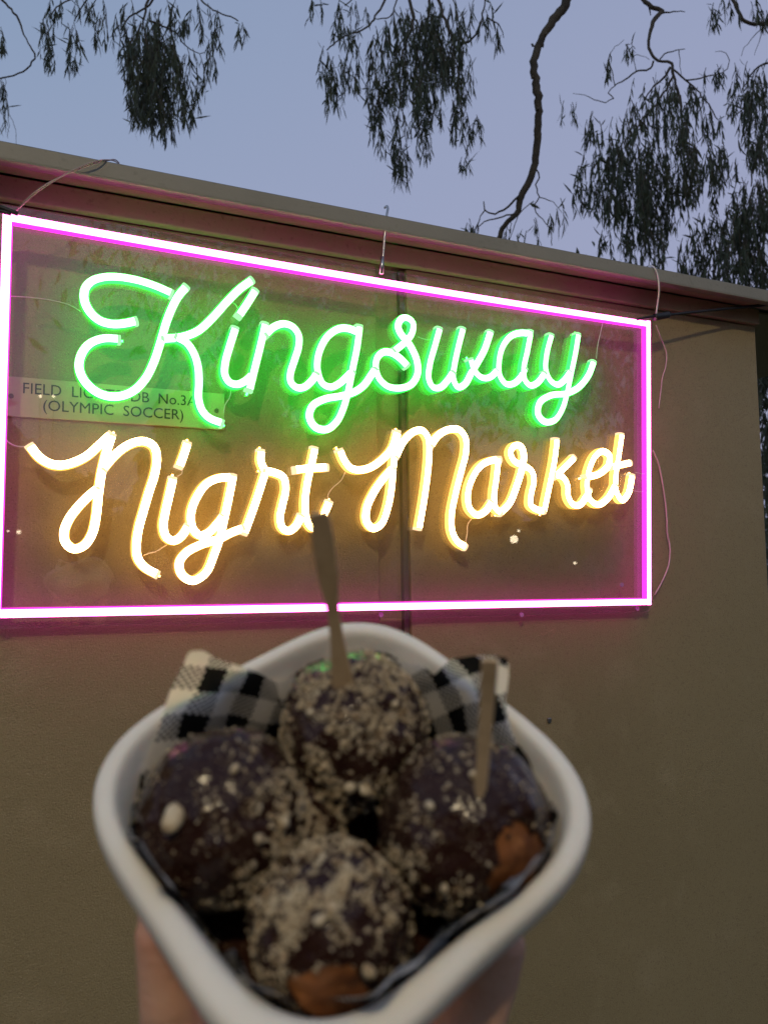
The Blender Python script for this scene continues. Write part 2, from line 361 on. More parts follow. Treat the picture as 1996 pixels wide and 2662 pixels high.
t.links.new(ma.outputs[0], ms.inputs[0]); t.links.new(tb.outputs[0], ms.inputs[1]); t.links.new(gb.outputs[0], ms.inputs[2])
db = t.nodes.new('ShaderNodeBsdfDiffuse'); db.inputs[0].default_value = (.7, .7, .7, 1)    # smears and dust on the sheet
nz = t.nodes.new('ShaderNodeTexNoise'); nz.inputs['Scale'].default_value = 9; nz.inputs['Detail'].default_value = 8; nz.inputs['Roughness'].default_value = .7
mr = t.nodes.new('ShaderNodeMapRange'); mr.inputs[1].default_value = .5; mr.inputs[2].default_value = .8; mr.inputs[3].default_value = .008; mr.inputs[4].default_value = .07
tcn = t.nodes.new('ShaderNodeTexCoord'); t.links.new(tcn.outputs['Object'], nz.inputs[0]); t.links.new(nz.outputs[0], mr.inputs[0])
m2 = t.nodes.new('ShaderNodeMixShader'); t.links.new(mr.outputs[0], m2.inputs[0]); t.links.new(ms.outputs[0], m2.inputs[1]); t.links.new(db.outputs[0], m2.inputs[2])
t.links.new(m2.outputs[0], o_.inputs[0])
EDGE = mat('sawn_acrylic_edge', (.55, .52, .46), .3); te = EDGE.node_tree; xt = te.nodes.new('ShaderNodeBsdfTransparent'); xm = te.nodes.new('ShaderNodeMixShader'); xm.inputs[0].default_value = .75
te.links.new(te.nodes['Principled BSDF'].outputs[0], xm.inputs[1]); te.links.new(xt.outputs[0], xm.inputs[2]); te.links.new(xm.outputs[0], te.nodes['Material Output'].inputs[0])
R0 = .016; mg = .0135; cor = []
for (cxy, a0_) in ((tr, 0), (tl, 90), (bl, 180), (br, 270)):
    sx = 1 if a0_ in (0, 270) else -1; sy = 1 if a0_ in (0, 90) else -1
    c = np.array(cxy)+np.array([sx*(mg+HWID-R0), sy*(mg+HWID-R0)])
    for a in np.linspace(a0_, a0_+90, 8): cor.append(c+R0*np.array([math.cos(math.radians(a)), math.sin(math.radians(a))]))
n = len(cor); zf, zk = -DEP-.0006, -DEP-.0046
V = [S2W(*p, zf) for p in cor]+[S2W(*p, zk) for p in cor]
new = new_obj('acrylic_panel', V, [tuple(range(n)), tuple(range(n, 2*n))[::-1]]+[(i, n+i, n+(i+1) % n, (i+1) % n) for i in range(n)],
              [ACR, EDGE], midx=[0, 0]+[1]*n); par(new, sign)
# stand-off screws in the panel
for px, py in ((1355, 1598), (1615, 1520), (990, 1598), (1655, 1582), (1700, 828)):
    u = onS(px, py, -DEP); mb = MB(); P = [S2W(*u, -.011), S2W(*u, -.013)]; mb.tube(P, .0036, 12)
    mb.build('mounting_screw', mat('clear_screw', (.45, .30, .45), .25), sign)
# feeder wires running across and behind the panel
def wire(pts, off, r=.0007, mt=WIRE, parent=sign, name='feeder_wire'):
    P = cr_spline([S2W(*onS(x, y, off), off) for x, y in pts], .004); mb = MB(); mb.tube(P, r, 6)
    return mb.build(name, mt, parent, smooth=True)
wire(z3([(1420,672),(1450,690),(1468,720),(1466,745)]), -.009)
wire(z3([(1425,1200),(1418,1260),(1388,1310),(1380,1360)]), -.010)
wire(z5([(205,535),(240,548),(290,552)]), -.009)
wire(z5([(1341,452),(1325,520),(1310,590),(1302,668)]), -.006)
wire(zA([(25,200),(60,240),(110,262),(170,262)]), -.009)
wire(zA([(1105,395),(1122,405),(1122,430),(1095,445)]), -.008)
wire(zA([(885,935),(920,920),(965,908),(1030,868)]), -.011)
wire(zB([(705,420),(680,470),(625,520),(600,560),(600,588)]), -.008)
wire(zB([(1482,708),(1460,740),(1455,800),(1445,858)]), -.010)
wire(z3([(65,640),(150,645),(300,662),(430,695),(500,735)]), -.013)
wire([(1651, 1228), (1672, 1232), (1690, 1229)], -.006)
wire([(1640, 1275), (1665, 1278), (1690, 1270)], -.010)
def zC(p): return [(1296+.4522*x, 700+.4522*y) for x, y in p]
def wwire(pts, Y, r, mt, parent, name):
    P = cr_spline([onY(x, y, Y) for x, y in pts], .006); mb = MB(); mb.tube(P, r, 6); return mb.build(name, mt, parent, smooth=True)
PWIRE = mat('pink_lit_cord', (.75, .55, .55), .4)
w = wwire(zC([(902,320),(925,380),(945,430),(962,480),(958,560),(940,620),(930,700),(918,800)]), YW-.012, .0011, PWIRE, sign, 'power_lead')
w = wwire(zC([(885,1040),(915,1110),(935,1200),(955,1330),(965,1440),(968,1520),(983,1600),(975,1700),(940,1790),(895,1870)]), YW-.012, .0014, PWIRE, sign, 'power_lead')
# cord over the roof at the left corner
P = cr_spline([S2W(*onS(38, 552), 0), *(onY(x, y, YF-.012) for x, y in ((90, 505), (150, 465), (210, 434), (255, 418))), onY(285, 416, YF+.0), onY(310, 425, YF+.06)], .006)
mb = MB(); mb.tube(P, .0009, 6); mb.tube(P+np.array([0, -.0015, .0016])*np.sin(np.linspace(0, 9, len(P)))[:, None], .0008, 6)
mb.build('hanging_cord', mat('grey_cord', (.36, .27, .28), .5), sign, True)
P = cr_spline([onY(1703, 830, .985), onY(1708, 790, .985), onY(1712, 755, YF-.008), onY(1708, 715, YF-.008), onY(1700, 697, YF-.006), onY(1685, 690, YF+.02)], .006)
mb = MB(); mb.tube(P, .0016, 6); mb.build('hanging_cord', WIRE, sign, True)
# S-hook at the middle of the top edge
P = cr_spline([onY(993, 700, .985), onY(996, 660, .985), onY(1001, 600, .983), onY(1005, 560, .985), onY(1008, 543, .99), onY(1006, 536, 1.0), onY(1000, 540, 1.01)], .004)
mb = MB(); mb.tube(P, .0018, 8); P2 = [onY(991, 712, .985), onY(994, 668, .985)]; mb.tube(P2, .0031, 8)
tag(mb.build('hanging_hook', METAL, None, True), 'thin metal hook over the roof edge holding the middle of the sign', 'hook')
# black strap from the right corner to the side
P = cr_spline([onY(1655, 830, .985), onY(1700, 822, .985), onY(1740, 818, .99), onY(1850, 806, 1.0), onY(1996, 792, 1.01), onY(2200, 772, 1.02)], .01)
mb = MB(); mb.tube(P, np.linspace(.0022, .0036, len(P)), 8); P = [onY(1700, 825, .985), onY(1716, 822, .985), onY(1735, 818, .987)]; mb.tube(cr_spline(P, .003), .0062, 10)
tag(mb.build('tie_strap', BLACK, None, True), 'black strap knotted at the upper right corner of the sign', 'strap')
P = cr_spline([onY(-80, 500, .985), onY(-10, 533, .985), onY(25, 548, .985), onY(48, 556, .985)], .005)
mb = MB(); mb.tube(P, .0028, 8); P = cr_spline([onY(-80, 540, .985), onY(-5, 548, .985), onY(30, 556, .985)], .005); mb.tube(P, .0024, 8)
tag(mb.build('tie_strap', BLACK, None, True), 'black strap at the upper left corner of the sign, below the roof', 'strap')

# ================================================================ SNACK TUB, in its own frame (X right, Y away, Z out of the rim)
q = [-0.0551, -0.3573, 0.9322, 0.0478, -0.118, 0.0702, 0.0842, 0.0053, 0.0193, 0.0114, -0.0007, 0.0085]
TD = .24
def cw(v): return _rt*v[0]+_up*v[1]+_fw*v[2]
nx = np.array([math.cos(q[3]), 0, math.sin(q[3])]); U = np.array([0, math.cos(q[2]), math.sin(q[2])]); U -= nx*(U@nx); U /= np.linalg.norm(U)
TX = cw(nx*math.cos(q[4])+U*math.sin(q[4])); TY = cw(U*math.cos(q[4])-nx*math.sin(q[4])); TZ = np.cross(TX, TY)
TO = ORG+cw(np.array([q[0], q[1], 1])*TD)
TM = Matrix.Identity(4)
for i in range(3): TM[i][0], TM[i][1], TM[i][2], TM[i][3] = TX[i], TY[i], TZ[i], TO[i]
def rout(p):
    return q[5]*(1+q[6]*np.cos(4*p)+q[7]*np.cos(8*p)+q[8]*np.cos(2*p)+q[9]*np.sin(2*p)+q[10]*np.cos(3*p)+q[11]*np.sin(3*p))
def sfac(s, p): return s if s <= .8 else 1-(1-s)*(1+.55*max(0, -math.sin(p))**2*min(1, (s-.8)/.06))
def T2W(x, y, z): return TO+TX*x+TY*y+TZ*z
def onT(px, py, z):
    p = on_plane(px, py, TO+TZ*z, TZ)-TO; return np.array([p@TX, p@TY, z])
def proj(Pw):
    d = Pw-ORG; return np.array([998+F*(d@_rt)/(d@_fw), 1331-F*(d@_up)/(d@_fw)])
TUBW = mat('white_pulp_tub', (.82, .78, .68), .55, .4, noise=[(30, (.76, .72, .62), .45, .75)], bump=[(500, .0002), (40, .0006)], sss=.15)
tub = empty('snack_tub', 'white four-cornered takeaway tub of chocolate dough balls held up before the sign', 'tub')
tub.matrix_world = TM; bpy.context.view_layer.update()
prf = [(.62, -.050), (.70, -.047), (.80, -.028), (.885, -.0100), (.955, -.0125), (.992, -.0120), (1.003, -.0095), (1.0, -.0040), (.990, -.0014), (.972, -.0003), (.940, 0), (.916, -.0003), (.901, -.0018), (.889, -.0050), (.862, -.013), (.80, -.030), (.735, -.043), (.66, -.0462), (.3, -.0465)]
NP = 160; V = []; Fc = []
for s, z in prf:
    for k in range(NP):
        p = 2*math.pi*k/NP; r = rout(p)*sfac(s, p)
        if s < .8: r = r*.75+q[5]*s*.25
        V.append((r*math.cos(p), r*math.sin(p), z))
m = len(prf)
for i in range(m-1):
    for k in range(NP): k2 = (k+1) % NP; Fc.append((i*NP+k, i*NP+k2, (i+1)*NP+k2, (i+1)*NP+k))
Fc += [tuple(range(NP))[::-1], tuple((m-1)*NP+k for k in range(NP))]
o = new_obj('tub_shell', V, Fc, TUBW, tub, smooth=True)
md = o.modifiers.new('s', 'SUBSURF'); md.levels = md.render_levels = 1
# ---- gingham paper liner, one creased sheet
PAP = bpy.data.materials.new('gingham_paper'); PAP.use_nodes = True; t = PAP.node_tree; bs = t.nodes['Principled BSDF']; bs.inputs['Roughness'].default_value = .5
uv = t.nodes.new('ShaderNodeUVMap'); uv.uv_map = 'UVMap'; sx = t.nodes.new('ShaderNodeSeparateXYZ'); t.links.new(uv.outputs[0], sx.inputs[0])
def mth(op, a, b=None, c=None):
    n_ = t.nodes.new('ShaderNodeMath'); n_.operation = op
    for i, v in enumerate((a, b, c)):
        if v is None: continue
        if isinstance(v, (int, float)): n_.inputs[i].default_value = v
        else: t.links.new(v, n_.inputs[i])
    return n_.outputs[0]
PER = .0185; ND = 8
su, sv = [mth('GREATER_THAN', mth('FRACT', mth('MULTIPLY', s_, 1/PER)), .5) for s_ in (sx.outputs[0], sx.outputs[1])]
du, dv = [mth('GREATER_THAN', mth('FRACT', mth('MULTIPLY', s_, ND/PER)), .5) for s_ in (sx.outputs[0], sx.outputs[1])]
dots = mth('SUBTRACT', 1.0, mth('ABSOLUTE', mth('SUBTRACT', du, dv)))   # small checks
both = mth('MULTIPLY', su, sv); one = mth('ABSOLUTE', mth('SUBTRACT', su, sv))
blk = mth('MINIMUM', mth('ADD', both, mth('MULTIPLY', one, dots)), 1.0)
mi = t.nodes.new('ShaderNodeMix'); mi.data_type = 'RGBA'; t.links.new(blk, mi.inputs[0])
mi.inputs[6].default_value = (.84, .80, .74, 1); mi.inputs[7].default_value = (.012, .012, .012, 1)
t.links.new(mi.outputs[2], bs.inputs['Base Color'])
tr_ = t.nodes.new('ShaderNodeBsdfTranslucent'); t.links.new(mi.outputs[2], tr_.inputs[0]); ms = t.nodes.new('ShaderNodeMixShader'); ms.inputs[0].default_value = .7
t.links.new(bs.outputs[0], ms.inputs[1]); t.links.new(tr_.outputs[0], ms.inputs[2]); t.links.new(ms.outputs[0], t.nodes['Material Output'].inputs[0])
def liner_pt(p, z):      # surface just inside the tub wall, running straight on above the rim
    zs = [-.046, -.043, -.030, -.012, -.0058, 0, .010, .03]; ss = [.66, .725, .785, .848, .872, .892, .922, .975]
    s = np.interp(z, zs, ss); r = rout(p)*sfac(s, p)
    if s < .8: r = r*.75+q[5]*s*.25
    wob = .0010*math.sin(p*9+z*120)+.0006*math.sin(p*23+1)
    r = r-.0012+wob*min(1, max(0, (z+.046)/.03))
    return np.array([r*math.cos(p), r*math.sin(p), z])
EDGEPX = [(719,1775),(685,1761),(639,1736),(563,1707),(529,1692),(491,1694),(466,1761),(432,1833),(398,1943),(386,1985),(356,2078),(322,2190),(345,2215),
          (393,2240),(499,2345),(610,2480),(687,2560),(803,2640),(1000,2560),(1189,2400),(1329,2285),(1459,2222),(1450,2121),(1411,2068),(1388,2009),(1338,1924),(1320,1860),
          (1316,1824),(1322,1707),(1284,1707),(1203,1711),(1171,1715),(1130,1755),(1094,1725),(1044,1720)]
PG = np.linspace(0, 2*math.pi, 361); ZG = np.linspace(-.044, .028, 73)
GP = np.array([[proj(T2W(*liner_pt(p, z))) for z in ZG] for p in PG])
prev = math.radians(112); tab = []
for e_ in EDGEPX:
    dd = np.hypot(GP[..., 0]-e_[0], GP[..., 1]-e_[1])
    dp = np.abs((PG-prev+math.pi) % (2*math.pi)-math.pi); dd = dd+dp[:, None]*8
    dd[dp > 1.0] += 500
    i, j = np.unravel_index(dd.argmin(), dd.shape); prev = PG[i]; tab.append([math.degrees(PG[i]), ZG[j]])
tt = [tab[0]]
for a_, z_ in tab[1:]:
    while a_ < tt[-1][0]-90: a_ += 360
    tt.append([max(a_, tt[-1][0]+.6), z_])
a0d = tt[0][0]; ta = [x[0] for x in tt]+[a0d+360]; tz = [x[1] for x in tt]+[tt[0][1]]
NA, NZ = 300, 26; V = []; UVv = []
ct, st = math.cos(math.radians(52)), math.sin(math.radians(52))
for i in range(NA+1):
    ad = a0d+360*i/NA; zm = float(np.interp(ad, ta, tz))
    for j in range(NZ):
        z = -.046+(zm+.046)*j/(NZ-1); V.append(liner_pt(math.radians(ad), z))
        u = math.radians(ad-135)*q[5]*.86; v = (z+.046)*1.06
        UVv.append((u*ct-v*st+.0135, u*st+v*ct+.0075))
Fc = [(i*NZ+j, (i+1)*NZ+j, (i+1)*NZ+j+1, i*NZ+j+1) for i in range(NA) for j in range(NZ-1)]
o = new_obj('paper_liner', V, Fc, PAP, None, smooth=True)
ul = o.data.uv_layers.new(name='UVMap')
for lp in o.data.loops: ul.data[lp.index].uv = UVv[lp.vertex_index]
o.matrix_world = TM; tag(o, 'black and white gingham greaseproof paper lining the white tub', 'paper liner')

# ---- chocolate covered dough balls
GLAZE = mat('chocolate_glaze', (.024, .009, .006), .13, .24, noise=[(120, (.034, .015, .010), .4, .7), (900, (.16, .12, .08), .60, .70)], bump=[(90, .0010), (300, .0004)], coat=0)
DOUGH = mat('fried_dough', (.33, .12, .032), .5, .4, noise=[(45, (.14, .045, .012), .4, .62), (260, (.36, .15, .05), .5, .75)], bump=[(200, .0006)])
NUT = mat('nut_crumb', (.56, .45, .28), .7, noise=[(400, (.33, .22, .11), .48, .64), (150, (.64, .55, .38), .5, .7)])
from mathutils import noise as mnoise
def nrm(v): v = np.asarray(v, float); return v/np.linalg.norm(v)
OCT = np.array([(1, 0, 0), (-1, 0, 0), (0, 1, 0), (0, -1, 0), (0, 0, 1), (0, 0, -1)], float)
OF = [(0, 2, 4), (2, 1, 4), (1, 3, 4), (3, 0, 4), (2, 0, 5), (1, 2, 5), (3, 1, 5), (0, 3, 5)]
def rand_rot():
    a, b_, c = rng.uniform(0, 2*math.pi, 3); return np.array(Matrix.Rotation(a, 3, 'X') @ Matrix.Rotation(b_, 3, 'Y') @ Matrix.Rotation(c, 3, 'Z'))
CR = [(OCT*rng.uniform(.6, 1.3, (6, 1))*np.array([1, rng.uniform(.6, 1), rng.uniform(.5, .9)])) @ rand_rot().T for _ in range(64)]
V = [(0, 0, -.0385)]
for k in range(64):
    p = 2*math.pi*k/64; r = rout(p)*.70*(.75)+q[5]*.70*.25+.0015*math.sin(5*p+1); V.append((r*math.cos(p), r*math.sin(p), -.0400+.0008*math.sin(3*p)))
o = new_obj('gap_shade_disc', V, [(0, 1+k, 1+(k+1) % 64) for k in range(64)], GLAZE, tub, smooth=True)  # dark disc added over the tub floor as shade in the gaps between balls
def ball(px, py, z, r, label, bare=None, cover=None, ncr=2600, seed=0):
    c = onT(px, py, z); root = empty('dough_ball', label, 'dough ball', group='dough balls in the tub')
    Mx = TM @ Matrix.Translation(Vector(c)); root.matrix_world = Mx; bpy.context.view_layer.update()
    cw_ = T2W(*c); view = ORG-cw_; R3 = np.array(Mx.to_3x3())
    def loc(dx, dy): # direction on the ball surface seen at image offset (dx right, dy down) in units of the radius
        k = max(0, 1-dx*dx-dy*dy)**.5; vv = nrm(view); rr = nrm(np.cross(_up, vv)); uu = np.cross(vv, rr)
        return nrm(R3.T @ (rr*dx-uu*dy+vv*k))
    bm = bmesh.new(); bmesh.ops.create_uvsphere(bm, u_segments=110, v_segments=72, radius=1)
    def disp(d): return r*(1+.075*mnoise.noise(Vector(d)*1.6+Vector((seed*3.1, 0, 0)))+.030*mnoise.noise(Vector(d)*5+Vector((0, seed, 0))))
    for v in bm.verts: d = nrm(v.co); v.co = Vector(d*disp(d))
    me = bpy.data.meshes.new('dough'); bm.to_mesh(me); me.materials.append(DOUGH); bd = bare and [(loc(*q_[:2]), q_[2]) for q_ in bare]
    me.polygons.foreach_set('use_smooth', [True]*len(me.polygons))
    o1 = bpy.data.objects.new('dough', me); C.collection.objects.link(o1); o1.parent = root
    kill = []
    def isbare(d):
        if not bd: return False
        wob = .20*mnoise.noise(Vector(d)*3.2+Vector((9, seed, 2)))+.10*mnoise.noise(Vector(d)*11)
        return any(math.acos(max(-1, min(1, float(np.dot(d, b_)))))+wob < a_ for b_, a_ in bd)
    for f in bm.faces:
        if isbare(nrm(f.calc_center_median())): kill.append(f)
    for v in bm.verts:
        d = nrm(v.co); v.co = v.co*(1+.035+.02*mnoise.noise(Vector(d)*7))
    bmesh.ops.delete(bm, geom=kill, context='FACES')
    me = bpy.data.meshes.new('chocolate_glaze'); bm.to_mesh(me); bm.free(); me.materials.append(GLAZE)
    me.polygons.foreach_set('use_smooth', [True]*len(me.polygons))
    o2 = bpy.data.objects.new('chocolate_glaze', me); C.collection.objects.link(o2); o2.parent = root
    md = o2.modifiers.new('t', 'SOLIDIFY'); md.thickness = r*.03; md.offset = -1
    md = o2.modifiers.new('s', 'SUBSURF'); md.levels = md.render_levels = 1
    # crumbs
    V = []; Fc = []; cov = [(loc(*q_[:2]), q_[2], q_[3]) for q_ in cover]
    vl = nrm(R3.T @ view); cnt = 0; tries = 0
    while cnt < ncr and tries < ncr*30:
        tries += 1; d = nrm(rng.normal(size=3))
        if np.dot(d, vl) < -.25 or isbare(d): continue
        w_ = .03
        for b_, a_, s_ in cov:
            w_ += s_*math.exp(-(math.acos(max(-1, min(1, float(np.dot(d, b_)))))/a_)**2)
        w_ *= max(0, .38+1.9*mnoise.noise(Vector(d)*4+Vector((seed*7, 1, 1)))+1.3*mnoise.noise(Vector(d)*12+Vector((seed*7, 1, 1))))
        if rng.random() > w_: continue
        s_ = .00013*(rng.pareto(1.75)+1); s_ = min(s_, .0009)
        A = CR[rng.integers(64)]
        k = len(V); V += list(A*s_+d*(disp(d)*1.045+s_*.35)); Fc += [tuple(i+k for i in f) for f in OF]; cnt += 1
    cr_ = new_obj('nut_crumbs', V, Fc, NUT, root); cr_['kind'] = 'stuff'
    return root, c, disp, loc
def nut(root, disp, loc, dx, dy, s, el=1.0):
    d = loc(dx, dy); bm = bmesh.new(); bmesh.ops.create_icosphere(bm, subdivisions=2, radius=1); R_ = rand_rot() if el < 1.3 else np.eye(3)
    for v in bm.verts:
        a = np.array(v.co)*(1+.22*mnoise.noise(v.co*1.5+Vector((dx*9, dy*9, s*999)))); a = a*np.array([1, el, .75])
        v.co = Vector(R_ @ (a*s)+d*(disp(d)*1.05+s*.35))
    me = bpy.data.meshes.new('nut_piece'); bm.to_mesh(me); bm.free(); me.materials.append(NUT)
    me.polygons.foreach_set('use_smooth', [True]*len(me.polygons))
    o = bpy.data.objects.new('nut_piece', me); C.collection.objects.link(o); o.parent = root
K = 1.2032
B1 = ball(765*K, 1578*K, -.006, .0250, 'crumb-covered chocolate dough ball at the back of the tub under the tall wooden pick',
          cover=[((0), -.2, .9, .75), (-.5, .3, .6, .5), (.3, -.7, .5, .7)], ncr=8500, seed=1)
B2 = ball(486*K, 1762*K, -.009, .0258, 'glossy dark chocolate dough ball at the left, crumbs only on its right side',
          cover=[(.75, .05, .62, .95), (.45, .55, .4, .5)], ncr=5000, seed=2)
B3 = ball(1003*K, 1778*K, -.009, .0258, 'glossy chocolate dough ball at the right with a bare orange patch and the short pick',
          bare=[(.62, .42, .46)], cover=[(-.5, .4, .5, .4), (.0, -.8, .4, .35)], ncr=2600, seed=3)
B4 = ball(712*K, 2000*K, -.012, .0222, 'crumb-dusted dough ball nearest the camera with bare brown dough at its base',
          bare=[(.0, .80, .50)], cover=[(0, -.4, .75, .8), (-.3, 0, .6, .3)], ncr=7500, seed=4)
B5 = ball(590*K, 1790*K, -.026, .0235, 'crumb-covered dough ball low between the left ball and the back ball',
          cover=[(0.1, 0, 1.0, .9)], ncr=7000, seed=5)
for args in ((B2, -.52, -.02, .0030, 1.6), (B2, .1, -.45, .0017), (B2, .35, .25, .0015), (B2, .62, .12, .0020), (B1, -.05, .66, .0021), (B1, .14, .68, .0023),
             (B1, -.35, .4, .0014), (B1, .5, -.3, .0014), (B1, -.5, -.2, .0015), (B4, .02, -.15, .0022), (B4, -.1, -.05, .0018), (B4, .42, .45, .0021),
             (B3, -.35, -.15, .0016), (B3, .1, -.5, .0014), (B3, -.2, .62, .0013), (B5, .2, .3, .0021), (B5, .5, .6, .0016), (B4, -.5, .3, .0016)):
    nut(args[0][0], args[0][2], args[0][3], *args[1:])
# ---- wooden picks (flat, waisted)
WOOD = mat('birch_wood', (.50, .36, .21), .65, noise=[(90, (.42, .29, .16), .4, .7)], bump=[(300, .0002)])
def pick(base, tip, widths, th, label):
    base, tip = np.array(base), np.array(tip); d = tip-base; L = np.linalg.norm(d); d = d/L
    v = nrm(ORG-(base+tip)/2); s = nrm(np.cross(d, v)); s = nrm(s+.15*v); n = np.cross(d, s); V = []; m_ = len(widths)
    for t_, w_ in widths:
        p = base+d*L*t_+n*.0012*math.sin(t_*3)
        for a, c in ((-1, -1), (1, -1), (1, 1), (-1, 1)): V.append(p+s*a*w_/2+n*c*th/2)
    Fc = [(i*4+k, i*4+(k+1) % 4, (i+1)*4+(k+1) % 4, (i+1)*4+k) for i in range(m_-1) for k in range(4)]+[(3, 2, 1, 0), tuple((m_-1)*4+k for k in range(4))]
    o = new_obj('wooden_pick', V, Fc, WOOD); md = o.modifiers.new('b', 'BEVEL'); md.width = .0003; md.segments = 2
    tag(o, label, 'pick', 'wooden picks'); return o
pick(at(748*K, 1530*K, .252), at(689*K, 1108*K, .222), [(0, .0062), (.06, .0072), (.20, .0066), (.36, .0044), (.50, .0038), (.60, .0046), (.70, .0064), (.90, .0067), (.97, .0060), (1, .0046)], .0016,
     'tall flat wooden pick in the back ball, its broad tip reaching up over the sign')
pick(at(1036*K, 1722*K, .2195), at(1058*K, 1425*K, .202), [(0, .0018), (.07, .0036), (.3, .0038), (.7, .0041), (1, .0044)], .0015,
     'short wooden pick standing in the right-hand ball')

# ================================================================ HAND (capsule chains fused to one skin)
SKIN = mat('skin', (.62, .36, .25), .5, .4, noise=[(60, (.56, .28, .19), .4, .7), (14, (.66, .40, .28), .45, .7)], bump=[(500, .0003), (90, .0006)], sss=.25)
def hand():
    V = []; Fc = []
    def blob(A, B, ra, rb, n=14):
        A, B = np.array(A), np.array(B); L = np.linalg.norm(B-A); k = max(2, int(L/.004))
        for i in range(k+1):
            t_ = i/k; c = A+(B-A)*t_; r = ra+(rb-ra)*t_
            bm = bmesh.new(); bmesh.ops.create_icosphere(bm, subdivisions=2, radius=r)
            o_ = len(V); V.extend([tuple(np.array(v.co)+c) for v in bm.verts]); bm.verts.index_update()
            Fc.extend([tuple(v.index+o_ for v in f.verts) for f in bm.faces]); bm.free()
    def chain(pts):
        for (a, b_) in zip(pts[:-1], pts[1:]): blob(at(*a[:3]), at(*b_[:3]), a[3], b_[3])
    # forearm rises from below the frame, palm lies under the tub, thumb to the right, fingers up the left side
    chain([(760, 4700, .300, .034), (800, 3700, .290, .028), (820, 3300, .285, .027), (830, 3120, .285, .028)])
    for x0, x1 in ((700, 560), (800, 720), (900, 880), (980, 1020)):
        chain([(x0, 3150, .288, .018), (x1, 2850, .292, .016), (x1+10, 2700, .298, .013)])
    # thumb: thenar, proximal, tip
    chain([(960, 3100, .275, .020), (1120, 2850, .262, .0175), (1215, 2660, .257, .0125), (1268, 2530, .255, .0108), (1292, 2455, .255, .0098)])
    # index, middle, ring, little along the left wall, spaced in depth
    chain([(590, 2950, .286, .016), (455, 2800, .268, .0118), (440, 2600, .262, .0105), (424, 2430, .262, .0098), (440, 2340, .266, .0088)])
    chain([(640, 2900, .300, .015), (500, 2720, .290, .0110), (450, 2540, .288, .0100), (420, 2380, .290, .0094), (432, 2290, .296, .0085)])
    chain([(700, 2840, .312, .014), (560, 2660, .312, .0105), (500, 2480, .312, .0098), (470, 2320, .314, .0090), (500, 2230, .318, .008)])
    chain([(780, 2800, .322, .012), (660, 2620, .330, .0095), (600, 2460, .332, .0088), (590, 2340, .334, .0080)])
    me = bpy.data.meshes.new('person'); me.from_pydata(V, [], Fc); o = bpy.data.objects.new('person', me); C.collection.objects.link(o)
    md = o.modifiers.new('r', 'REMESH'); md.mode = 'VOXEL'; md.voxel_size = .0016; md.use_smooth_shade = True
    md = o.modifiers.new('s', 'SMOOTH'); md.iterations = 5; md.factor = .5
    bpy.context.view_layer.update()
    m2_ = bpy.data.meshes.new_from_object(o.evaluated_get(bpy.context.evaluated_depsgraph_get())); o.modifiers.clear(); o.data = m2_
    m2_.materials.clear(); m2_.materials.append(SKIN); m2_.polygons.foreach_set('use_smooth', [True]*len(m2_.polygons))
    tag(o, 'bare hand and forearm gripping the white tub from below, thumb on the right', 'person'); return o
hand()

# ================================================================ TREES
class Leaves:
    def __init__(s): s.V = []; s.F = []; s.n = 0
    def add(s, base, d, L, w):        # arrays: curved lance leaf of six vertices
        N = len(base); d = d/np.linalg.norm(d, axis=1)[:, None]
        r = rng.normal(size=(N, 3)); sd = np.cross(d, r); sd /= np.linalg.norm(sd, axis=1)[:, None]; bend = np.cross(d, sd)
        L = L[:, None]; w = w[:, None]; bz = L*rng.uniform(-.16, .16, (N, 1))
        p = np.stack([base, base+d*L*.35+sd*w*.5+bend*bz*.8, base+d*L*.35-sd*w*.5+bend*bz*.8,
                      base+d*L*.7+sd*w*.36+bend*bz*.8, base+d*L*.7-sd*w*.36+bend*bz*.8, base+d*L], 1)
        s.V.append(p.reshape(-1, 3)); k = s.n+6*np.arange(N); s.n += 6*N
        s.F += [tuple(f) for i in k for f in ((i, i+1, i+2), (i+1, i+3, i+4, i+2), (i+3, i+5, i+4))]
    def build(s, name, parent):
        o = new_obj(name, np.vstack(s.V), s.F, LEAF); par(o, parent); o['kind'] = 'stuff'; return o
def spray(lv, tw, cx, y0, y1, hw, tau, depth, leafpx=33, wpx=3.6, spread=.35):
    area = 2*hw*(y1-y0)*.8; nleaf = int(1.65*tau*area/(leafpx*wpx*.62)); per = 13
    nt_ = max(3, int(nleaf/per)); H = y1-y0
    for i in range(nt_):
        u = rng.beta(1, 1.3); x = cx+rng.uniform(-1, 1)*hw*(.45+.5*math.sin(math.pi*min(1, u+.25))); y = y0+u*H*.86
        ln = min(rng.uniform(45, 120), max(25, y1-y)*1.15); side = np.sign(x-cx) if rng.random() < .7 else -np.sign(x-cx)
        t_ = np.linspace(0, 1, 6); xx = x+side*ln*.30*t_**1.0*(1-.6*t_)+rng.normal(0, 2); yy = y+ln*t_**1.15
        dz = depth+rng.normal(0, spread)
        P = np.array([at(a, b_, dz) for a, b_ in zip(xx, yy)])
        tw.tube(P, np.linspace(.0035, .0012, 6)*depth/6, 3)
        k = per+rng.integers(-3, 4); s_ = rng.uniform(.05, 1, k); idx = s_*5; i0 = np.minimum(idx.astype(int), 4); f_ = (idx-i0)[:, None]
        B = P[i0]*(1-f_)+P[i0+1]*f_
        d = np.stack([rng.normal(0, .30, k), rng.normal(0, .25, k), -np.ones(k)], 1)+ (P[-1]-P[0])/np.linalg.norm(P[-1]-P[0])*.25
        d[rng.random(k) < .08, 2] *= -.2
        sc = depth/F; lv.add(B, d, rng.uniform(.65, 1.35, k)*leafpx*sc, rng.uniform(.7, 1.3, k)*wpx*sc)
def zt1(l): return [(.6028*x, .6028*y) for x, y in l]
def zt2(l): return [(996+.6028*x, .6028*y) for x, y in l]
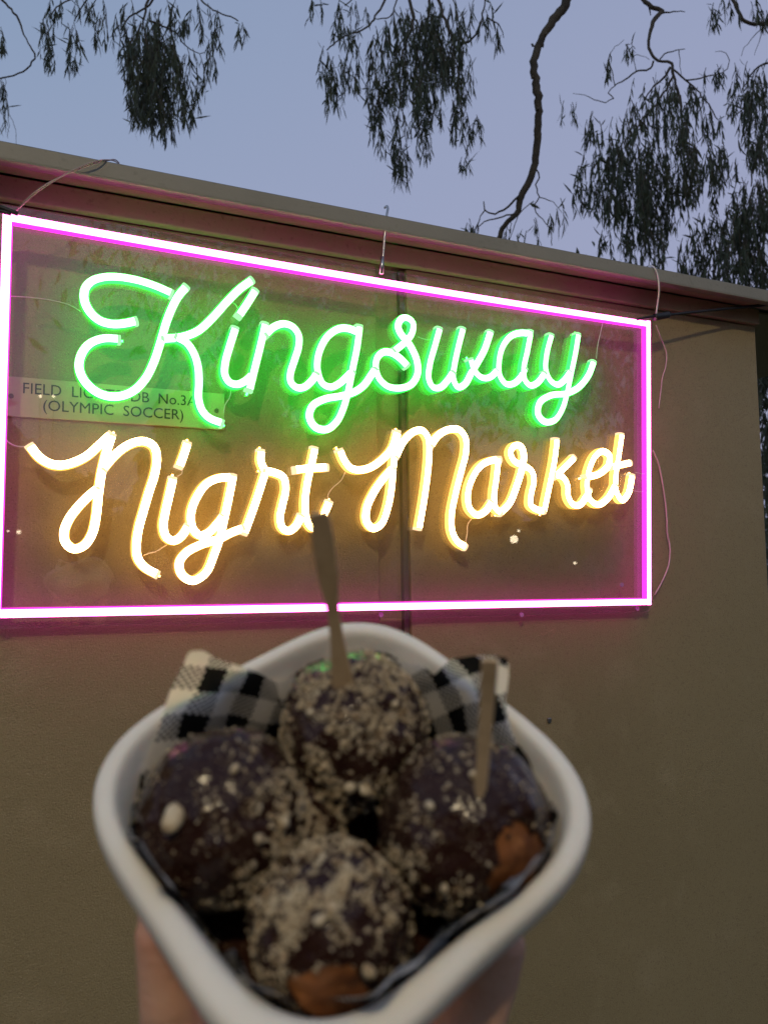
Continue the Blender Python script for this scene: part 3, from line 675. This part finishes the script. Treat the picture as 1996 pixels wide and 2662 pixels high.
def limb(tree, pts, depth, r0, r1, name='branch', dj=0.25, jit=1.5):
    P = cr_spline([(x, y) for x, y in pts], 14); n_ = len(P); ph = rng.uniform(0, 6)
    W_ = np.array([at(p[0]+rng.normal(0, jit), p[1]+rng.normal(0, jit), depth+dj*math.sin(ph+3*i/n_)) for i, p in enumerate(P)])
    r = np.linspace(r0, r1, n_)*(1+.10*np.interp(np.arange(n_), np.arange(0, n_+6, 4), rng.normal(size=len(np.arange(0, n_+6, 4)))))*depth/F
    mb = MB(); mb.tube(W_, np.maximum(r, .0012), 8)
    for f_ in rng.uniform(.05, .95, max(0, int(n_/9))) if r0 > 5 else []:       # knots and snapped stubs
        i = int(f_*(n_-1)); rr = r[i]; d = nrm(rng.normal(size=3)+np.array([0, 0, -.3])); mb.tube([W_[i]-d*rr*.2, W_[i]+d*rr*1.35, W_[i]+d*rr*1.8], [rr*.7, rr*.45, rr*.12], 6)
    return mb.build(name, BARK, tree, smooth=True)
S, N_, D_, = .42, 1.15, 2.5
# --- tree whose boughs hang in from above
D1 = 6.2
t1 = empty('eucalyptus_tree', 'eucalyptus whose leafy sprays and one long bare bough hang in from above, left and centre', 'tree', tuple(at(-700, 1431, D1)*np.array([1, 1, 0])))
tb_ = at(-700, 1431, D1); mb = MB(); mb.tube(cr_spline([(tb_[0], tb_[1], -.1), (tb_[0]+.15, tb_[1], 2), (tb_[0]-.1, tb_[1]+.1, 4.5), (tb_[0]+.2, tb_[1], 7.3)], .3), np.linspace(.26, .15, 27)[:0] if False else .2, 14)
mb.build('trunk', BARK, t1, True)
top = at(-700, -560, D1)
def limbw(tree, pts, r0, r1, name='branch'):
    P = cr_spline([np.array(p, float) for p in pts], .12); P = P+rng.normal(0, .012, P.shape); mb = MB(); mb.tube(P, np.linspace(r0, r1, len(P)), 9); return mb.build(name, BARK, tree, True)
limbw(t1, [(tb_[0]+.1, tb_[1], 5.6), at(-350, -420, D1), at(0, -330, D1), at(500, -260, D1), at(900, -250, D1), at(1300, -230, D1), at(1520, -180, D1)], .12, .05)
limb(t1, zt2([(870,-300),(840,-130),(800,-20),(770,40),(710,120),(670,200),(650,290),(660,360),(668,480),(665,600),(655,700),(630,780),(590,850),(580,910),(520,970),(500,1020),(490,1090)]), D1, 13, 6.5, dj=.1)
for pts, r in ((zt2([(580,845),(540,890),(480,920),(440,905),(435,870)]), 3.2), (zt2([(570,920),(500,940),(420,965),(405,1010)]), 2.6), (zt2([(440,905),(412,950),(402,1020)]), 2),
               (zt2([(658,725),(672,765),(655,800),(670,850),(650,900),(700,960),(722,1010),(725,1062)]), 2.0), (zt2([(650,870),(600,900),(560,990),(540,1060)]), 1.6),
               (zt2([(670,850),(730,870),(770,920)]), 1.3), (zt2([(645,195),(640,190),(655,205)]), 3)):
    limb(t1, pts, D1, r, r*.5, 'twig', dj=.08, jit=1.2)
limb(t1, [(-60,-120)]+zt1([(10,0),(60,50),(100,130),(130,200),(155,240),(130,280),(80,320),(20,335),(-20,350)]), D1, 3.2, 1.8, 'twig', dj=.1)
limb(t1, zt1([(20,335),(30,460),(70,560),(72,625)]), D1, .8, .5, 'twig', dj=.05)
limb(t1, zt1([(10,340),(38,480),(34,600)]), D1, .8, .5, 'twig', dj=.05)
for pts, r in ((zt1([(640,-300),(600,-120),(520,-40),(300,0),(240,40),(220,80)]), 3.5), (zt1([(640,-300),(680,-100),(650,20),(560,70),(520,130)]), 4), (zt1([(690,-200),(640,0),(620,110),(640,200)]), 5),
               (zt1([(700,-250),(830,-60),(900,30),(960,60),(1030,90)]), 3), (zt1([(640,90),(740,130),(820,210),(880,230)]), 2.5), (zt1([(420,-80),(360,20),(320,90)]), 2.5),
               (zt1([(1700,-100),(1660,0),(1620,70),(1590,110),(1500,150),(1450,180),(1410,215)]), 3.5), (zt1([(1700,-80),(1560,-30),(1490,20)]), 3),
               (zt2([(100,-200),(110,0),(130,80),(100,180),(70,300),(75,460)]), 4.5), (zt2([(200,-250),(240,0),(280,120),(330,200),(320,350)]), 5), (zt2([(330,200),(400,150),(430,60),(450,-40)]), 3),
               (zt2([(450,80),(500,110),(515,160)]), 2), (zt2([(70,-50),(30,70),(-40,80)]), 2.5), (zt2([(200,-20),(180,200),(160,400)]), 4)):
    limb(t1, pts, D1, r, r*.45, 'twig', dj=.15)
lv, tw = Leaves(), MB()
SP1 = [*[(x*.6028, a*.6028, b_*.6028, h*.6028, d) for x, a, b_, h, d in (
  (215,50,270,33,1.3),(320,70,285,33,1.3),(420,-20,170,50,.8),(250,-20,50,40,S),(360,-30,70,60,.9),(530,60,320,38,1.1),(610,90,520,62,3.4),(680,110,560,66,3.4),(740,200,585,34,1.6),
  (820,190,515,55,1.3),(900,190,400,38,.6),(700,-20,120,75,.9),(790,-20,125,50,.9),(860,-20,150,45,.6),(950,10,130,42,.4),(1035,40,160,28,.4),(900,130,200,40,.3),(5,330,530,17,1.3),(4,110,205,10,.6),(560,0,100,50,.4),
  (1365,-20,60,30,.5),(1495,-30,180,45,1.3),(1395,190,330,30,.5),(1450,220,450,48,1.4),(1530,180,370,35,1.3),(1560,0,60,50,.5),(1625,110,570,48,1.7),(1655,560,660,14,.8))],
 *[(996+x*.6028, a*.6028, b_*.6028, h*.6028, d) for x, a, b_, h, d in (
  (40,60,460,40,1.1),(110,20,420,70,1.7),(180,50,480,70,2.0),(270,-20,350,85,2.0),(320,180,430,55,1.2),(75,450,780,36,1.7),(160,400,645,34,1.5),(325,400,600,48,1.4),(345,560,705,22,1.1),(392,470,585,18,.5),
  (420,-20,140,48,.9),(500,85,205,20,.9),(230,380,530,28,.9),(60,0,90,40,.7),(715,850,960,60,.32),(620,930,1050,80,.30),(380,940,1000,14,.5),(560,960,1050,40,.25))]]
for s_ in SP1: spray(lv, tw, *s_, D1)
lv.build('foliage', t1); tw.build('foliage_stems', BARK, t1)['kind'] = 'stuff'
# --- dense drooping tree to the right, behind the cabinet
D2 = 7.6
b2 = at(2350, 1431, D2)
t2 = empty('eucalyptus_tree', 'dense drooping eucalyptus on the right behind the cabinet, its dark foliage reaching the roof edge', 'tree', (b2[0], b2[1], 0))
mb = MB(); mb.tube(cr_spline([(b2[0], b2[1], -.1), (b2[0]-.1, b2[1], 2.5), (b2[0]+.15, b2[1], 5), (b2[0]-.1, b2[1], 8.5)], .3), .24, 14); mb.build('trunk', BARK, t2, True)
limbw(t2, [(b2[0], b2[1], 7.6), at(2200, -300, D2), at(1900, -330, D2), at(1700, -200, D2)], .12, .05)
limbw(t2, [(b2[0], b2[1], 5.6), at(2200, 120, D2), at(2060, 56, D2)], .09, .03)
for pts, r in ((zt2([(1150,-200),(1115,-10),(1160,30),(1200,50),(1170,80),(1155,130),(1140,180),(1160,240),(1185,260),(1240,275),(1250,330),(1270,400)]), 6), (zt2([(1680,95),(1600,105),(1555,95),(1530,50),(1500,-10),(1470,-100)]), 6),
               (zt2([(1200,55),(1250,50),(1300,45)]), 2), (zt2([(1145,30),(1150,68)]), 2), (zt2([(1165,265),(1150,295),(1090,305),(1040,345),(1000,370)]), 2.8), (zt2([(1190,255),(1230,225),(1300,210)]), 1.8),
               (zt2([(1240,290),(1200,345),(1150,390),(1100,480)]), 3), (zt2([(1300,350),(1440,320),(1480,295),(1490,260),(1475,230),(1430,220)]), 1.8), (zt2([(1000,370),(970,400),(990,425),(930,440),(870,410),(815,405)]), 1.5),
               (zt2([(1640,115),(1620,180),(1600,240)]), 1.3), (zt2([(1640,115),(1560,200),(1545,240)]), 1.3), (zt2([(1270,400),(1290,520),(1290,650)]), 4), (zt2([(1000,370),(990,320),(975,250),(1000,200),(1040,175)]), 1.3),
               (zt2([(1250,330),(1180,440),(1090,560),(1070,700)]), 3.5), (zt2([(1250,300),(1330,370),(1400,450),(1440,520)]), 2.5), (zt2([(1700,250),(1600,300),(1540,400)]), 3), (zt2([(1700,400),(1620,600),(1580,800)]), 4),
               (zt2([(1090,305),(1080,240),(1150,255)]), 1.2), (zt2([(1275,210),(1285,330)]), 1.2)):
    limb(t2, pts, D2, r, r*.45, 'twig' if r < 4 else 'branch', dj=.15)
lv, tw = Leaves(), MB()
SP2 = [(996+x*.6028, a*.6028, b_*.6028, h*.6028, d) for x, a, b_, h, d in (
  (1045,165,215,25,.5),(978,200,330,14,.5),(800,400,510,25,.45),(910,420,600,48,1.0),(1000,490,720,60,1.2),(1100,330,600,75,.7),(1200,320,600,75,.9),(1300,340,650,75,1.0),(1385,390,530,30,.5),
  (895,600,900,55,1.0),(980,600,940,75,1.4),(1080,600,1140,90,1.9),(1165,600,1150,60,1.9),(1290,600,860,75,2.2),(1245,750,960,50,1.0),(838,800,890,18,.8),(960,930,1070,26,.5),(1400,290,370,60,.4),(1340,380,450,60,.35),
  (1450,480,570,50,.6),(1430,600,800,58,1.9),(1500,640,740,50,.8),(1555,240,500,60,1.0),(1620,270,520,50,1.3),(1600,450,700,70,1.3),(1645,550,800,50,1.3),(1600,760,1240,95,2.4),(1500,880,1240,80,2.2),(1400,910,1030,50,.9),
  (1320,990,1200,70,1.2),(1400,1040,1230,65,1.3),(1445,-20,100,48,1.0),(1560,-30,90,60,.5),(1640,-20,90,30,.6),(1400,800,900,60,.5),(1450,260,320,50,.3),(1200,880,1000,40,.6),(1350,480,620,50,.7),(1500,400,500,30,.4))]
SP2 += [(2030, 700, 1300, 110, 1.7), (2100, 500, 1000, 90, 1.7), (2010, 1150, 1500, 80, 1.5)]
for s_ in SP2: spray(lv, tw, *s_, D2, leafpx=28, wpx=3.6, spread=.5)
lv.build('foliage', t2); tw.build('foliage_stems', BARK, t2)['kind'] = 'stuff'
# --- rough crowned trees: one far beyond on the right, others behind the photographer (seen mirrored in the acrylic)
def rough_tree(x, y, h, cw_, n, label, name='gum_tree', size=.16):
    T = empty(name, label, 'tree', (x, y, 0)); mb = MB(); mb.tube(cr_spline([(x, y, -.1), (x+.15, y, h*.3), (x-.1, y+.1, h*.62)], .4), .2+.01*h, 12); mb.build('trunk', BARK, T, True)
    lv = Leaves(); 
    for k in range(7):
        a = k*2.4; e_ = np.array([x+math.cos(a)*cw_*.6, y+math.sin(a)*cw_*.6, h*(.62+.3*((k*37) % 10)/10)])
        limbw(T, [(x-.05, y+.05, h*(.35+.03*k)), ((x+e_[0])/2, (y+e_[1])/2, h*.5+.3), e_], .09, .03)
        m_ = n//7; B = e_+rng.normal(size=(m_, 3))*np.array([cw_*.27, cw_*.27, h*.1]); B[:, 2] -= np.abs(rng.normal(0, h*.05, m_))
        d = rng.normal(size=(m_, 3))*.5+np.array([0, 0, -1]); lv.add(B, d, rng.uniform(.6, 1.4, m_)*size, rng.uniform(.6, 1.4, m_)*size*.3)
    lv.build('foliage', T)
rough_tree(9.6, 10.5, 6.5, 2.6, 5000, 'low dark tree standing beyond the right end of the cabinet', size=.2)
rough_tree(15, 17, 8, 3.5, 4000, 'distant dark tree past the right end of the cabinet', size=.3)
rough_tree(-3.2, -4.2, 5.4, 1.6, 4200, 'tree behind the photographer, mirrored in the left of the acrylic')
rough_tree(-6.4, -8.5, 6.0, 2.6, 4200, 'broader tree behind the photographer, mirrored at the left edge of the acrylic', size=.22)
rough_tree(3.6, -8, 6.5, 2.8, 4200, 'tree behind the photographer, mirrored low in the right of the acrylic', size=.22)
rough_tree(11, -9, 6.5, 3.2, 4200, 'tree furthest right behind the photographer', size=.25)

lv = Leaves(); m_ = 26000; a = rng.uniform(math.radians(195), math.radians(345), m_); rr = rng.uniform(19, 24, m_)
hh = 4.2+1.6*np.sin(a*9)+1.2*np.sin(a*23+1)+.7*np.sin(a*57); lv.add(np.stack([rr*np.cos(a), rr*np.sin(a), rng.uniform(.2, 1, m_)**.8*hh], 1), rng.normal(size=(m_, 3))*.6+np.array([0, 0, -1]), rng.uniform(.5, 1.3, m_)*.75, rng.uniform(.5, 1.3, m_)*.34)
o = new_obj('tree_line', np.vstack(lv.V), lv.F, LEAF); tag(o, 'dark mass of distant trees behind the photographer', 'trees', kind='stuff')
# ================================================================ MARKET LIGHT behind the photographer: floodlight on a post
post = empty('floodlight_post', 'floodlight on a steel post behind the photographer lighting the market', 'floodlight', (-.9, -1.75, 0))
mb = MB(); mb.tube([(-.9, -1.75, 0), (-.9, -1.75, 3.55)], .035, 10); mb.build('post', METAL, post, True)
mb = MB(); mb.box((-1.1, -1.81, 3.45), (-.7, -1.74, 3.70)); mb.build('lamp_housing', BLACK, post)
mb = MB(); mb.box((-1.07, -1.739, 3.475), (-.73, -1.735, 3.675)); mb.build('lamp_lens', emitter('flood_lens', (1, .84, .6), 12), post)
L = bpy.data.lights.new('flood_lamp', 'AREA'); L.energy = 42; L.color = (1, .80, .50); L.shape = 'RECTANGLE'; L.size = .22; L.size_y = .14
lo = bpy.data.objects.new('flood_lamp', L); C.collection.objects.link(lo); lo.location = (-.9, -1.72, 3.57)
lo.rotation_euler = (Vector((.15, .6, 1.2))-Vector(lo.location)).to_track_quat('-Z', 'Y').to_euler(); par(lo, post)
# small stall lamps, mirrored as points in the acrylic
LAB = ['large lantern behind the photographer, brightest glint low in the right half of the sign', 'small lantern glinting low in the sign, nearest its right end', 'small lantern just above the brightest glint in the right half of the sign', 'small lantern glinting left on the engraved plate', 'small lantern glinting on the engraved plate, right of its twin', 'small lantern glinting at the left frame of the sign beside the letter N', 'yellowish lantern glinting left of the loop of the letter N']
STL = emitter('stall_bulb', (1, .82, .55), 11)
for i, (px, py, dist, r_) in enumerate(((1336, 1402, 9, .055), (1494, 1464, 9, .02), (1348, 1380, 9, .018), (106, 1030, 8, .018), (140, 1030, 8, .018), (22, 1380, 10, .018), (50, 1383, 10, .03))):
    d = ray(px, py); h_ = on_plane(px, py, SO-en*.013, en); dd = d-2*en*np.dot(d, en); p = h_+dd*dist
    T = empty('lantern', LAB[i], 'lantern', (p[0], p[1], 0), 'lanterns behind the photographer')
    mb = MB(); mb.tube([(p[0], p[1], 0), (p[0], p[1], p[2]-r_)], .006, 6); mb.build('pole', BLACK, T)
    bm = bmesh.new(); bmesh.ops.create_icosphere(bm, subdivisions=2, radius=r_, matrix=Matrix.Translation(Vector(p))); me = bpy.data.meshes.new('bulb'); bm.to_mesh(me); bm.free(); me.materials.append(STL)
    ob = bpy.data.objects.new('bulb', me); C.collection.objects.link(ob); par(ob, T)
